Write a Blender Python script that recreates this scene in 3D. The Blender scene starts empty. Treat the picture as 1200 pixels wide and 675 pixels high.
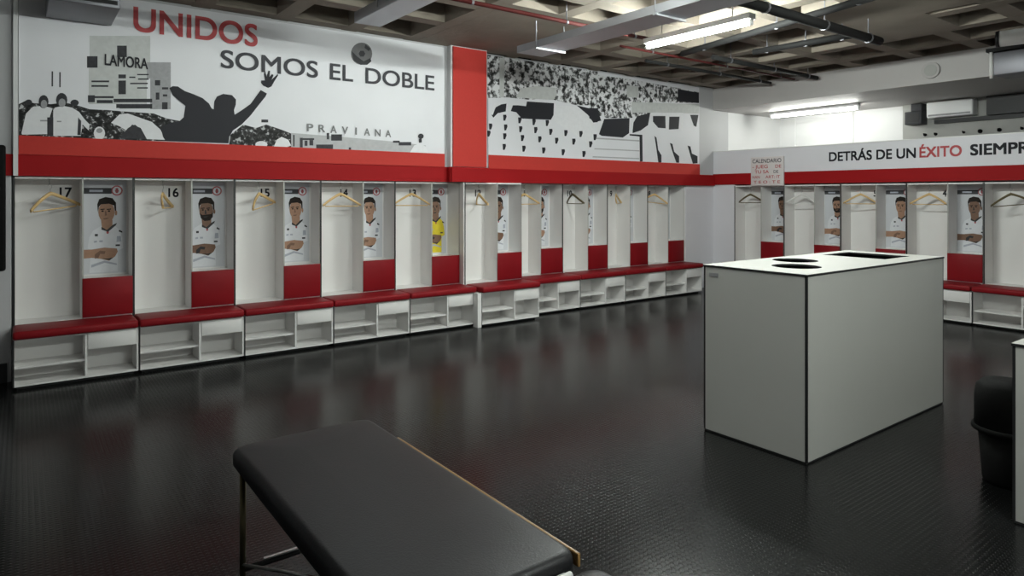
import bpy, bmesh, math, random
from math import sin, cos, pi, radians
from mathutils import Vector, Matrix
random.seed(7)
S = bpy.context.scene
COL = S.collection

# ---------------------------------------------------------------- camera, world, exposure
H = 1.55
cd = bpy.data.cameras.new('camera')
cam = bpy.data.objects.new('camera', cd)
COL.objects.link(cam)
cam.location = (0, 0, H)
cam.rotation_euler = (radians(90), 0, radians(53.375 - 90))
cd.sensor_fit = 'HORIZONTAL'
cd.sensor_width = 36.0
cd.lens = 774.5 / 1200 * 36.0
cd.shift_x = 0.0
cd.shift_y = -(337.5 - 229.1) / 1200
cd.clip_start = 0.02
cd.clip_end = 100
S.camera = cam
w = bpy.data.worlds.new('world')
S.world = w
w.use_nodes = True
w.node_tree.nodes['Background'].inputs[0].default_value = (0.9, 0.95, 1.0, 1)
w.node_tree.nodes['Background'].inputs[1].default_value = 0.0
S.view_settings.view_transform = 'Standard'
S.view_settings.look = 'None'
S.view_settings.gamma = 1
S.view_settings.use_curve_mapping = False
S.view_settings.exposure = 0.06
TUBE = 520.0          # radiance of the tube in view
FILL_NEAR = 270.0     # added tube out of view, brightens the left wall
FILL_MURAL = 55.0   # added tube out of view, brightens the football mural
FILL_ISLAND = 120.0  # added tube out of view, brightens the seats mural
FILL_BACK = 500.0      # added tube behind the camera, brightens the island sides
TUBE_NEXT = 80.0     # tube of the room beyond the opening

# ---------------------------------------------------------------- materials
MATS = {}
def mat(name, rgb, rough=0.5, spec=0.5, metal=0.0, noise=0.0, nscale=8.0, bump=0.0, bscale=60.0, emit=0.0, coat=0.0):
    m = bpy.data.materials.new(name)
    m.use_nodes = True
    nt = m.node_tree
    b = nt.nodes['Principled BSDF']
    b.inputs['Base Color'].default_value = (*rgb, 1)
    b.inputs['Roughness'].default_value = rough
    b.inputs['Specular IOR Level'].default_value = spec
    b.inputs['Metallic'].default_value = metal
    if coat:
        b.inputs['Coat Weight'].default_value = coat
        b.inputs['Coat Roughness'].default_value = 0.15
    if emit:
        b.inputs['Emission Color'].default_value = (*rgb, 1)
        b.inputs['Emission Strength'].default_value = emit
    if noise or bump:
        tc = nt.nodes.new('ShaderNodeTexCoord')
    if noise:
        n = nt.nodes.new('ShaderNodeTexNoise')
        n.inputs['Scale'].default_value = nscale
        n.inputs['Detail'].default_value = 5
        nt.links.new(tc.outputs['Object'], n.inputs['Vector'])
        mx = nt.nodes.new('ShaderNodeMix')
        mx.data_type = 'RGBA'
        mx.inputs[6].default_value = (*[c * (1 - noise) for c in rgb], 1)
        mx.inputs[7].default_value = (*[min(1, c * (1 + noise)) for c in rgb], 1)
        nt.links.new(n.outputs['Fac'], mx.inputs[0])
        nt.links.new(mx.outputs[2], b.inputs['Base Color'])
    if bump:
        n2 = nt.nodes.new('ShaderNodeTexNoise')
        n2.inputs['Scale'].default_value = bscale
        n2.inputs['Detail'].default_value = 4
        nt.links.new(tc.outputs['Object'], n2.inputs['Vector'])
        bp = nt.nodes.new('ShaderNodeBump')
        bp.inputs['Strength'].default_value = bump
        bp.inputs['Distance'].default_value = 0.01
        nt.links.new(n2.outputs['Fac'], bp.inputs['Height'])
        nt.links.new(bp.outputs[0], b.inputs['Normal'])
    MATS[name] = m
    return m

M = MATS
mat('white_paint', (0.72, 0.72, 0.72), 0.55, noise=0.03, nscale=3)
mat('grey_wall', (0.50, 0.50, 0.51), 0.55, noise=0.04, nscale=2)
mat('board', (0.76, 0.745, 0.73), 0.45, noise=0.02, nscale=5)
mat('board_grey', (0.42, 0.42, 0.39), 0.4, noise=0.03, nscale=5)
mat('edge_black', (0.012, 0.012, 0.013), 0.5)
mat('panel_grey', (0.50, 0.50, 0.47), 0.42, noise=0.03, nscale=3)
mat('red_vinyl', (0.21, 0.006, 0.010), 0.5, spec=0.18, noise=0.08, nscale=6, bump=0.08, bscale=90)
mat('red_band', (0.32, 0.010, 0.012), 0.6, spec=0.1)
mat('red_print', (0.50, 0.045, 0.036), 0.6, spec=0.12, noise=0.06, nscale=40)
mat('print_white', (0.74, 0.74, 0.77), 0.5, noise=0.04, nscale=2.5)
mat('board_lilac', (0.72, 0.71, 0.745), 0.5, noise=0.03, nscale=2)
mat('ink_red', (0.42, 0.03, 0.035), 0.5)
mat('ink_grey', (0.060, 0.060, 0.068), 0.5, spec=0.12)
mat('ink_black', (0.012, 0.012, 0.016), 0.5, spec=0.12)
mat('concrete', (0.25, 0.215, 0.175), 0.85, noise=0.35, nscale=2.2, bump=0.3, bscale=20)
mat('concrete_dark', (0.055, 0.05, 0.042), 0.9, noise=0.3, nscale=3)
mat('beam_white', (0.47, 0.45, 0.44), 0.6, noise=0.04, nscale=2)
mat('plaster_grey', (0.40, 0.40, 0.38), 0.8, noise=0.12, nscale=4)
mat('zinc', (0.42, 0.43, 0.46), 0.38, metal=0.7, noise=0.1, nscale=5)
mat('zinc_dark', (0.20, 0.20, 0.22), 0.45, metal=0.5, noise=0.1, nscale=5)
mat('pipe_black', (0.016, 0.016, 0.016), 0.75, spec=0.25)
mat('pipe_red', (0.075, 0.012, 0.011), 0.7, spec=0.2)
mat('lamp_white', (0.8, 0.8, 0.8), 0.4)
mat('wood_light', (0.66, 0.45, 0.20), 0.4, noise=0.15, nscale=30)
mat('wood_dark', (0.12, 0.09, 0.04), 0.4, noise=0.15, nscale=30)
mat('plastic_white', (0.72, 0.72, 0.70), 0.35)
mat('steel', (0.5, 0.5, 0.5), 0.3, metal=1.0)
mat('wood_rail', (0.32, 0.18, 0.06), 0.4, noise=0.2, nscale=25)
mat('black_vinyl', (0.012, 0.012, 0.0135), 0.45, spec=0.26, noise=0.1, nscale=5, bump=0.10, bscale=170)
mat('black_plastic', (0.006, 0.006, 0.006), 0.75, spec=0.12)
mat('screen_glass', (0.006, 0.005, 0.006), 0.08)
mat('brass_dark', (0.10, 0.085, 0.045), 0.35, metal=0.8)
mat('sil', (0.028, 0.028, 0.033), 0.5, spec=0.12)
mat('dk', (0.045, 0.045, 0.05), 0.5, spec=0.12, noise=0.5, nscale=25)
mat('dk2', (0.06, 0.06, 0.065), 0.5, spec=0.12)
mat('mg', (0.30, 0.30, 0.31), 0.5, noise=0.25, nscale=30)
mat('mg2', (0.16, 0.16, 0.165), 0.5, noise=0.35, nscale=9)
mat('lg', (0.52, 0.53, 0.52), 0.5, noise=0.2, nscale=18)
mat('lg2', (0.42, 0.42, 0.43), 0.5, noise=0.2, nscale=18)
mat('wh', (0.76, 0.76, 0.78), 0.5, noise=0.08, nscale=20)
mat('skin', (0.34, 0.19, 0.12), 0.6, noise=0.2, nscale=40)
mat('skin_dark', (0.17, 0.09, 0.055), 0.6, noise=0.25, nscale=40)
mat('hair', (0.022, 0.017, 0.014), 0.6, spec=0.12)
mat('yellow_kit', (0.62, 0.50, 0.02), 0.5, noise=0.15, nscale=25)
mat('kit_white', (0.66, 0.67, 0.70), 0.5, noise=0.08, nscale=25)
mat('kit_shade', (0.36, 0.38, 0.44), 0.5, noise=0.2, nscale=30)
mat('poster_paper', (0.56, 0.57, 0.60), 0.4, noise=0.04, nscale=4)
mat('strip_dark', (0.06, 0.06, 0.065), 0.5, spec=0.12)
mat('crest_red', (0.36, 0.06, 0.07), 0.5)
mat('sign_white', (0.68, 0.63, 0.62), 0.5)

def crowd_mat(name, scale, stops, stretch=(1, 1, 1)):
    m = bpy.data.materials.new(name)
    m.use_nodes = True
    nt = m.node_tree
    b = nt.nodes['Principled BSDF']
    b.inputs['Roughness'].default_value = 0.5
    b.inputs['Specular IOR Level'].default_value = 0.15
    tc = nt.nodes.new('ShaderNodeTexCoord')
    mp = nt.nodes.new('ShaderNodeMapping')
    mp.inputs['Scale'].default_value = stretch
    n = nt.nodes.new('ShaderNodeTexNoise')
    n.inputs['Scale'].default_value = scale
    n.inputs['Detail'].default_value = 2.5
    n.inputs['Roughness'].default_value = 0.65
    r = nt.nodes.new('ShaderNodeValToRGB')
    r.color_ramp.interpolation = 'CONSTANT'
    els = r.color_ramp.elements
    els[0].position = stops[0][0]
    els[0].color = (*[stops[0][1]] * 3, 1)
    els[1].position = stops[1][0]
    els[1].color = (*[stops[1][1]] * 3, 1)
    for p, v in stops[2:]:
        e = els.new(p)
        e.color = (v, v, v * 1.02, 1)
    nt.links.new(tc.outputs['Object'], mp.inputs[0])
    nt.links.new(mp.outputs[0], n.inputs['Vector'])
    nt.links.new(n.outputs['Fac'], r.inputs[0])
    nt.links.new(r.outputs[0], b.inputs['Base Color'])
    MATS[name] = m
crowd_mat('crowd', 22, [(0, 0.012), (0.46, 0.03), (0.55, 0.10), (0.60, 0.48)])
crowd_mat('crowd2', 12, [(0, 0.02), (0.41, 0.10), (0.47, 0.34), (0.52, 0.72)])

# studded black rubber floor
def floor_mat():
    m = bpy.data.materials.new('studded_rubber')
    m.use_nodes = True
    nt = m.node_tree
    b = nt.nodes['Principled BSDF']
    b.inputs['Roughness'].default_value = 0.20
    b.inputs['Specular IOR Level'].default_value = 0.25
    tc = nt.nodes.new('ShaderNodeTexCoord')
    n = nt.nodes.new('ShaderNodeTexNoise')
    n.inputs['Scale'].default_value = 1.4
    n.inputs['Detail'].default_value = 4
    nt.links.new(tc.outputs['Object'], n.inputs['Vector'])
    r = nt.nodes.new('ShaderNodeValToRGB')
    r.color_ramp.elements[0].color = (0.0045, 0.0047, 0.0047, 1)
    r.color_ramp.elements[1].color = (0.0075, 0.0078, 0.0078, 1)
    nt.links.new(n.outputs['Fac'], r.inputs[0])
    nt.links.new(r.outputs[0], b.inputs['Base Color'])
    # diamond studs: product of two diagonal waves
    mp = nt.nodes.new('ShaderNodeMapping')
    mp.inputs['Rotation'].default_value = (0, 0, radians(45))
    nt.links.new(tc.outputs['Object'], mp.inputs[0])
    sx = nt.nodes.new('ShaderNodeSeparateXYZ')
    nt.links.new(mp.outputs[0], sx.inputs[0])
    def wave(sock):
        a = nt.nodes.new('ShaderNodeMath'); a.operation = 'MULTIPLY'; a.inputs[1].default_value = 2 * pi / 0.036
        nt.links.new(sock, a.inputs[0])
        s = nt.nodes.new('ShaderNodeMath'); s.operation = 'SINE'
        nt.links.new(a.outputs[0], s.inputs[0])
        return s.outputs[0]
    p = nt.nodes.new('ShaderNodeMath'); p.operation = 'MULTIPLY'
    nt.links.new(wave(sx.outputs[0]), p.inputs[0])
    nt.links.new(wave(sx.outputs[1]), p.inputs[1])
    g = nt.nodes.new('ShaderNodeMapRange')
    g.inputs[1].default_value = 0.1
    g.inputs[2].default_value = 0.5
    nt.links.new(p.outputs[0], g.inputs[0])
    bp = nt.nodes.new('ShaderNodeBump')
    bp.inputs['Strength'].default_value = 0.6
    bp.inputs['Distance'].default_value = 0.002
    nt.links.new(g.outputs[0], bp.inputs['Height'])
    nt.links.new(bp.outputs[0], b.inputs['Normal'])
    MATS['floor'] = m
floor_mat()

def emit_mat(name, strength, rgb=(0.93, 1.0, 0.95)):
    m = bpy.data.materials.new(name)
    m.use_nodes = True
    nt = m.node_tree
    nt.nodes.remove(nt.nodes['Principled BSDF'])
    e = nt.nodes.new('ShaderNodeEmission')
    e.inputs[0].default_value = (*rgb, 1)
    e.inputs[1].default_value = strength
    nt.links.new(e.outputs[0], nt.nodes['Material Output'].inputs[0])
    MATS[name] = m
emit_mat('tube_main', TUBE)
emit_mat('fill_near', FILL_NEAR)
emit_mat('fill_back', FILL_BACK)
emit_mat('fill_mural', FILL_MURAL)
emit_mat('fill_island', FILL_ISLAND)
emit_mat('tube_next', TUBE_NEXT, (0.97, 1.0, 0.93))

# ---------------------------------------------------------------- mesh helpers
class MB:
    """collects shapes, build() links them as ONE mesh object"""
    def __init__(s):
        s.v = []; s.f = []; s.mi = []; s.sm = []
    def face(s, pts, mi=0, sm=False):
        i = len(s.v)
        s.v += [tuple(p) for p in pts]
        s.f.append(tuple(range(i, i + len(pts)))); s.mi.append(mi); s.sm.append(sm)
    def box(s, x0, y0, z0, x1, y1, z1, mi=0, front=None):
        i = len(s.v)
        s.v += [(x0, y0, z0), (x1, y0, z0), (x1, y1, z0), (x0, y1, z0), (x0, y0, z1), (x1, y0, z1), (x1, y1, z1), (x0, y1, z1)]
        q = [((0, 3, 2, 1), mi), ((4, 5, 6, 7), mi), ((0, 1, 5, 4), mi if front is None else front), ((1, 2, 6, 5), mi), ((2, 3, 7, 6), mi), ((3, 0, 4, 7), mi)]
        for a, m in q:
            s.f.append(tuple(i + k for k in a)); s.mi.append(m); s.sm.append(False)
        return s
    def cyl(s, p0, p1, r, n=12, mi=0, r1=None, caps=True):
        p0 = Vector(p0); p1 = Vector(p1); r1 = r if r1 is None else r1
        d = (p1 - p0).normalized()
        a = d.orthogonal().normalized(); b = d.cross(a)
        i = len(s.v)
        for k in range(n):
            t = 2 * pi * k / n
            o = a * cos(t) + b * sin(t)
            s.v.append(tuple(p0 + o * r)); s.v.append(tuple(p1 + o * r1))
        for k in range(n):
            k2 = (k + 1) % n
            s.f.append((i + 2 * k, i + 2 * k2, i + 2 * k2 + 1, i + 2 * k + 1)); s.mi.append(mi); s.sm.append(True)
        if caps:
            s.f.append(tuple(i + 2 * k for k in range(n))[::-1]); s.mi.append(mi); s.sm.append(False)
            s.f.append(tuple(i + 2 * k + 1 for k in range(n))); s.mi.append(mi); s.sm.append(False)
        return s
    def tube(s, pts, r, n=8, mi=0):
        pts = [Vector(p) for p in pts]
        rings = []
        a = None
        for k, p in enumerate(pts):
            d = (pts[min(k + 1, len(pts) - 1)] - pts[max(k - 1, 0)]).normalized()
            if a is None:
                a = d.orthogonal().normalized()
            a = (a - d * a.dot(d)).normalized()
            b = d.cross(a)
            rings.append(len(s.v))
            rr = r[k] if isinstance(r, (list, tuple)) else r
            for j in range(n):
                t = 2 * pi * j / n
                s.v.append(tuple(p + (a * cos(t) + b * sin(t)) * rr))
        for k in range(len(pts) - 1):
            for j in range(n):
                j2 = (j + 1) % n
                s.f.append((rings[k] + j, rings[k] + j2, rings[k + 1] + j2, rings[k + 1] + j)); s.mi.append(mi); s.sm.append(True)
        s.f.append(tuple(rings[0] + j for j in range(n))[::-1]); s.mi.append(mi); s.sm.append(False)
        s.f.append(tuple(rings[-1] + j for j in range(n))); s.mi.append(mi); s.sm.append(False)
        return s
    def prism(s, pts2, y0, y1, mi=0, side=None):
        """outline in (x,z) extruded from y0 (front) to y1"""
        n = len(pts2)
        area = sum(pts2[k][0] * pts2[(k + 1) % n][1] - pts2[(k + 1) % n][0] * pts2[k][1] for k in range(n))
        if area < 0:
            pts2 = pts2[::-1]
        i = len(s.v)
        s.v += [(x, y0, z) for x, z in pts2] + [(x, y1, z) for x, z in pts2]
        s.f.append(tuple(i + k for k in range(n))); s.mi.append(mi); s.sm.append(False)
        s.f.append(tuple(i + n + k for k in range(n))[::-1]); s.mi.append(mi); s.sm.append(False)
        for k in range(n):
            k2 = (k + 1) % n
            s.f.append((i + k, i + n + k, i + n + k2, i + k2)); s.mi.append(mi if side is None else side); s.sm.append(False)
        return s
    def flat(s, pts2, y, mi=0):
        n = len(pts2)
        area = sum(pts2[k][0] * pts2[(k + 1) % n][1] - pts2[(k + 1) % n][0] * pts2[k][1] for k in range(n))
        if area < 0:
            pts2 = pts2[::-1]
        s.face([(x, y, z) for x, z in pts2], mi)
        return s
    def lathe(s, prof, n=24, mi=0, c=(0, 0)):
        i = len(s.v)
        for r, z in prof:
            for k in range(n):
                t = 2 * pi * k / n
                s.v.append((c[0] + r * cos(t), c[1] + r * sin(t), z))
        for j in range(len(prof) - 1):
            for k in range(n):
                k2 = (k + 1) % n
                s.f.append((i + j * n + k, i + j * n + k2, i + (j + 1) * n + k2, i + (j + 1) * n + k)); s.mi.append(mi); s.sm.append(True)
        s.f.append(tuple(i + k for k in range(n))[::-1]); s.mi.append(mi); s.sm.append(False)
        s.f.append(tuple(i + (len(prof) - 1) * n + k for k in range(n))); s.mi.append(mi); s.sm.append(False)
        return s
    def build(s, name, mats, parent=None, bevel=0.0, seg=2):
        me = bpy.data.meshes.new(name)
        me.from_pydata(s.v, [], s.f)
        for m in (mats if isinstance(mats, (list, tuple)) else [mats]):
            me.materials.append(M[m])
        for p, mi, sm in zip(me.polygons, s.mi, s.sm):
            p.material_index = mi
            p.use_smooth = sm
        me.update()
        o = bpy.data.objects.new(name, me)
        COL.objects.link(o)
        if parent:
            o.parent = parent
        if bevel:
            bv = o.modifiers.new('bevel', 'BEVEL')
            bv.width = bevel; bv.segments = seg; bv.limit_method = 'ANGLE'; bv.angle_limit = radians(40)
            for p in me.polygons:
                p.use_smooth = True
        return o

def thing(name, label, cat, loc=(0, 0, 0), rotz=0.0, group=None):
    o = bpy.data.objects.new(name, None)
    COL.objects.link(o)
    o.empty_display_size = 0.1
    o.location = loc
    o.rotation_euler = (0, 0, rotz)
    tag(o, label, cat, group)
    return o
def tag(o, label, cat, group=None):
    o['label'] = label
    o['category'] = cat
    if group:
        o['group'] = group
    return o
def struct(o):
    o['kind'] = 'structure'
    return o
def dup(root, loc, rotz, label, group=None):
    r = root.copy(); COL.objects.link(r)
    r.location = loc; r.rotation_euler = (0, 0, rotz)
    r['label'] = label
    if group:
        r['group'] = group
    for ch in list(root.children):
        c = ch.copy(); COL.objects.link(c); c.parent = r
        for g in list(ch.children):
            d = g.copy(); COL.objects.link(d); d.parent = c
    return r

def text_mesh(name, body, width, cap, matname, parent, x, y, z, bold=0.0, depth=0.002, spacing=1.0):
    """lettering standing on the wall: left edge x, baseline z, cap height cap, fitted to width"""
    def mesh_of(t):
        cu = bpy.data.curves.new('t', 'FONT')
        cu.body = t; cu.size = 1.0; cu.space_character = spacing
        ob = bpy.data.objects.new('t', cu); COL.objects.link(ob)
        dg = bpy.context.evaluated_depsgraph_get(); dg.update()
        me = bpy.data.meshes.new_from_object(ob.evaluated_get(dg))
        bpy.data.objects.remove(ob); bpy.data.curves.remove(cu)
        return me
    ref = mesh_of('E')
    c0 = min(v.co.y for v in ref.vertices) - bold; c1 = max(v.co.y for v in ref.vertices) + bold
    src = mesh_of(body)
    a = min(v.co.x for v in src.vertices) - bold; b = max(v.co.x for v in src.vertices) + bold
    sx = width / (b - a); sz = cap / (c1 - c0)
    vs = []; fs = []
    shifts = [(0, 0)] if not bold else [(bold * p, bold * q) for p in (-1, 0, 1) for q in (-1, 0, 1)]
    for n_, (dx, dz) in enumerate(shifts):
        i0 = len(vs)
        vs += [((v.co.x + dx - a) * sx + x, y - 0.00004 * n_, (v.co.y + dz - c0) * sz + z) for v in src.vertices]
        fs += [tuple(i0 + k for k in p.vertices) for p in src.polygons]
    me = bpy.data.meshes.new(name); me.from_pydata(vs, [], fs)
    bpy.data.meshes.remove(src); bpy.data.meshes.remove(ref)
    me.materials.clear(); me.materials.append(M[matname])
    me.name = name
    o = bpy.data.objects.new(name, me); COL.objects.link(o); o.parent = parent
    return o

PR = -pi / 2      # local x runs along world -Y, local y runs into the right wall
# ---------------------------------------------------------------- the room
YW = 7.36            # back of the long (left-hand) wall niche
ZC = 3.36            # underside of the ceiling ribs
ZH = 1.715           # underside of the header over the lockers
W = 0.877            # one locker bay
WD = 0.494           # its wide compartment

m = MB(); m.box(-3, -3, -0.12, 13, 8.6, 0); struct(m.build('floor', 'floor'))

# waffle ceiling: slab over two families of ribs
m = MB()
m.box(-3.1, -3.1, 3.74, 9.9, 7.5, 3.86)
x = 2.06 - 0.75 * 7
while x < 9.9:
    m.box(x, -3.1, ZC, x + 0.17, 7.36, 3.74); x += 0.75
y = 6.72 - 0.75 * 13
while y < 7.3:
    m.box(-3.1, y, ZC + 0.002, 9.9, y + 0.17, 3.74); y += 0.75
for hx0, hy0, hx1, hy1 in ((3.72, 5.02, 5.20, 6.9), (6.3, 2.82, 8.2, 3.6), (6.3, 1.9, 7.2, 2.82)):     # solid slab over the columns
    m.box(hx0, hy0, ZC - 0.001, hx1, hy1, 3.74)
struct(m.build('ceiling', 'concrete'))

def wall(name, mt, *bx):
    m = MB(); m.box(*bx); return struct(m.build(name, mt))
wall('wall_left', 'grey_wall', -3, YW, 0, 9.9, YW + 0.12, ZC + 0.01)
wall('wall_left_end', 'grey_wall', -3, 6.905, 0, -0.062, YW, ZC + 0.01)
wall('wall_left_upper', 'grey_wall', -0.062, 6.905, 1.76, 4.70, YW, ZC + 0.01)
wall('wall_left_far', 'grey_wall', 4.70, 6.982, 1.76, 9.478, YW, ZC + 0.01)
wall('wall_left_reveal', 'grey_wall', 9.478, 7.0, 2.286, 9.9, YW, ZC + 0.01)
wall('wall_corner', 'board_lilac', 8.756, 7.0, 0, 9.478, 7.2, 1.759)
wall('wall_right', 'board_lilac', 9.78, -3, 0, 9.9, 7.36, 1.76)
wall('wall_right_upper', 'board_lilac', 9.50, -3, 1.76, 9.9, 7.0, 2.285)
wall('wall_right_corner', 'board_lilac', 9.478, 6.58, 0, 9.78, 7.36, 1.759)
m = MB(); m.box(-3.12, -3, 0, -3, 7.4, 3.8); struct(m.build('wall_side', 'grey_wall'))
m = MB(); m.box(-3, -3.12, 0, 13, -3, 3.8); struct(m.build('wall_back', 'grey_wall'))
# pillar with a red front board
m = MB(); m.box(4.15, 6.815, 1.76, 4.675, 7.0, ZC + 0.01); struct(m.build('wall_pillar', 'white_paint'))
m = MB(); m.box(4.172, 6.795, 1.90, 4.657, 6.815, 3.345); struct(m.build('trim_pillar', 'red_print'))
# dark red header bands
m = MB()
m.box(-3, 6.885, ZH, 4.15, 6.905, 1.895)
m.box(4.15, 6.79, ZH, 4.675, 6.815, 1.895)
m.box(4.675, 6.945, ZH, 9.452, 6.982, 1.895)
m.box(4.675, 6.815, ZH, 4.69, 6.945, 1.895); m.box(4.135, 6.815, ZH, 4.15, 6.885, 1.895)
struct(m.build('trim_header', 'red_band'))
m = MB(); m.box(9.452, -3, 1.732, 9.499, 6.982, 1.912); struct(m.build('trim_right', 'red_band'))
m = MB(); m.box(-0.05, 6.86, ZH, -0.018, 6.884, ZC); struct(m.build('trim_cover', 'white_paint'))
m = MB(); m.box(-3, 6.885, 0, -0.09, 6.904, 0.16); struct(m.build('dark_strip_left', 'edge_black'))  # black strip along the foot of the wall
# downstand beam over the opening
m = MB(); m.box(9.45, -3, 3.0, 9.9, 6.981, 3.36)
struct(m.build('beam_right', 'beam_white'))
# the room beyond the opening
m = MB(); m.box(9.9, 7.0, 0, 12.0, 7.12, 3.0); struct(m.build('wall_beyond_side', 'white_paint'))
m = MB()
m.box(11.5, 4.75, 0, 11.62, 7.0, 3.0)
for yy in (6.68, 5.62):
    m.box(11.485, yy, 0.9, 11.5, yy + 0.035, 3.0)
struct(m.build('wall_beyond_end', 'white_paint'))
m = MB(); m.box(11.38, -3, 0, 11.5, 4.78, 3.0); struct(m.build('wall_beyond_plaster', 'plaster_grey'))
m = MB(); m.box(9.9, -3, 3.0, 13, 7.12, 3.12); struct(m.build('ceiling_beyond', 'beam_white'))

# ---------------------------------------------------------------- lamps
def batten(label, loc, rotz, length, tube, rods=0.24, group=None):
    t = thing('ceiling_lamp', label, 'lamp', loc, rotz, group)
    m = MB(); m.box(-0.05, -length / 2 - 0.03, 0.03, 0.05, length / 2 + 0.03, 0.085)
    m.build('housing', 'lamp_white', t, bevel=0.006)
    for s in (-1, 1):
        m = MB()
        m.box(-0.016, s * (length / 2 + 0.012) - 0.012, -0.02, 0.016, s * (length / 2 + 0.012) + 0.012, 0.04)
        m.build('lamp_holder', 'lamp_white', t)
    m = MB(); m.cyl((0, -length / 2, 0), (0, length / 2, 0), 0.019, 12)
    m.build('tube', tube, t)
    if rods > 0:
        for s in (-1, 1):
            m = MB(); m.cyl((0, s * length * 0.35, 0.08), (0, s * length * 0.35, rods), 0.005, 6)
            m.build('hanging_rod', 'steel', t)
    return t
batten('bright fluorescent tube lamp hanging under the concrete ceiling near the grey cable tray', (5.27, 4.10, 3.105), 0, 1.2, 'tube_main', ZC - 3.105 + 0.38)
batten('unseen fill lamp added under the ceiling in front of the red pillar', (3.5, 3.25, 3.105), pi / 2, 1.2, 'fill_near', ZC - 3.105 + 0.38)
batten('unseen fill lamp added under the ceiling above the large grey island', (5.5, 1.8, 3.105), pi / 2, 1.2, 'fill_island', ZC - 3.105 + 0.38)
batten('unseen fill lamp added under the ceiling in front of the football mural', (1.5, 4.0, 3.105), pi / 2, 1.2, 'fill_mural', ZC - 3.105 + 0.38)
batten('unseen fill lamp added under the ceiling behind the camera to the left', (2.4, -0.7, 3.105), pi / 2, 1.2, 'fill_back', ZC - 3.105 + 0.38)
batten('fluorescent tube lamp in the white room seen over the red band wall', (10.5, 5.8, 2.915), 0, 1.46, 'tube_next', 0)

# ---------------------------------------------------------------- ceiling services
t = thing('cable_tray', 'wide grey metal cable tray running under the ceiling beside the bright tube lamp', 'cable tray', (4.48, 5.7, 3.09))
m = MB(); m.box(-0.17, -7.5, 0, 0.17, 0, 0.006); m.build('tray_floor', 'zinc', t)
for s in (-1, 1):
    m = MB(); m.box(s * 0.172 - 0.003, -7.5, 0, s * 0.172 + 0.003, 0, 0.075); m.build('tray_side', 'zinc', t)
for k in range(6):
    m = MB()
    m.tube([(-0.1 + 0.04 * k, -7.5, 0.02), (-0.1 + 0.04 * k, -0.1, 0.02)], 0.012, 6)
    m.build('cable', 'pipe_black', t)
for k in range(4):
    m = MB(); yy = -0.35 - k * 1.6
    m.box(-0.2, yy - 0.015, -0.02, 0.2, yy + 0.015, 0)
    for s in (-1, 1):
        m.cyl((s * 0.19, yy, -0.02), (s * 0.19, yy, 0.655), 0.006, 6)
    m.build('hanger_bracket', 'zinc', t)

t = thing('air_duct', 'narrow grey metal duct end under the ceiling above the football print', 'duct', (2.58, 5.72, 3.13))
m = MB(); m.box(-0.13, -7, 0, 0.13, 0, 0.10); m.build('duct_body', 'zinc', t, bevel=0.006)
m = MB(); m.box(-0.11, 0.0, 0.012, 0.11, 0.004, 0.09); m.build('end_grille', 'edge_black', t)
for k in range(3):
    yy = -0.5 - 2 * k
    for s in (-1, 1):
        m = MB(); m.cyl((s * 0.135, yy, 0.03), (s * 0.135, yy, 0.615), 0.005, 6)
        m.build('hanging_rod', 'steel', t)

def pipe(name, label, pts, r, mt, cat='pipe', group=None):
    b = Vector(pts[0])
    t = thing(name, label, cat, b, 0, group)
    m = MB(); m.tube([Vector(p) - b for p in pts], r, 10); m.build('pipe_run', mt, t)
    for f in (0.15, 0.55, 0.9):
        m = MB()
        p = Vector(pts[0]).lerp(Vector(pts[-1]), f) - b
        m.cyl(p + Vector((0, 0, r * 0.5)), p + Vector((0, 0, 3.745 - (p.z + b.z))), 0.006, 6)
        m.cyl(p - Vector((0.012, 0, 0)), p + Vector((0.012, 0, 0)), r * 1.15, 10)
        m.build('pipe_clamp', 'zinc_dark', t)
    return t
pipe('water_pipe', 'thin dark red pipe crossing under the ceiling above the red pillar', [(2.76, 4.85, 3.24), (5.5, 4.85, 3.24)], 0.02, 'pipe_red')
pipe('drain_pipe', 'thick black pipe under the ceiling right of the tube lamp end', [(4.75, 3.25, 3.16), (7.2, 3.25, 3.16)], 0.045, 'pipe_black')
pipe('drain_pipe', 'black pipe slanting across the ceiling between the tube lamp and the far corner', [(6.44, 5.2, 3.27), (5.9, 2.6, 3.27)], 0.035, 'pipe_black')
pipe('drain_pipe', 'short black pipe under the ceiling in front of the white beam', [(6.85, 4.5, 3.22), (6.95, 3.4, 3.22)], 0.035, 'pipe_black')
pipe('conduit', 'thin brown conduit ending at the white beam nearest the far corner', [(6.4, 5.75, 3.27), (9.2, 5.75, 3.27)], 0.022, 'pipe_black', 'conduit')
pipe('conduit', 'dark conduit ending at the white beam right of the corner conduit', [(6.9, 5.1, 3.27), (9.35, 5.1, 3.27)], 0.03, 'pipe_black', 'conduit')
pipe('conduit', 'slim reddish conduit running to the white beam in the far ceiling', [(5.6, 5.42, 3.29), (9.3, 5.42, 3.29)], 0.014, 'pipe_red', 'conduit')

# box unit at the upper left
t = thing('fan_coil_unit', 'grey metal fan coil box under the ceiling at the upper left of the mural', 'fan coil unit', (0.41, 6.55, 3.06))
m = MB(); m.box(-0.24, -0.35, 0, 0.24, 0.30, 0.36); m.build('housing', 'zinc_dark', t, bevel=0.01)
for z in (0.03, 0.17):
    m = MB(); m.box(-0.22, -0.358, z, 0.22, -0.35, z + 0.03)
    m.build('air_slot', 'edge_black', t)

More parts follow.
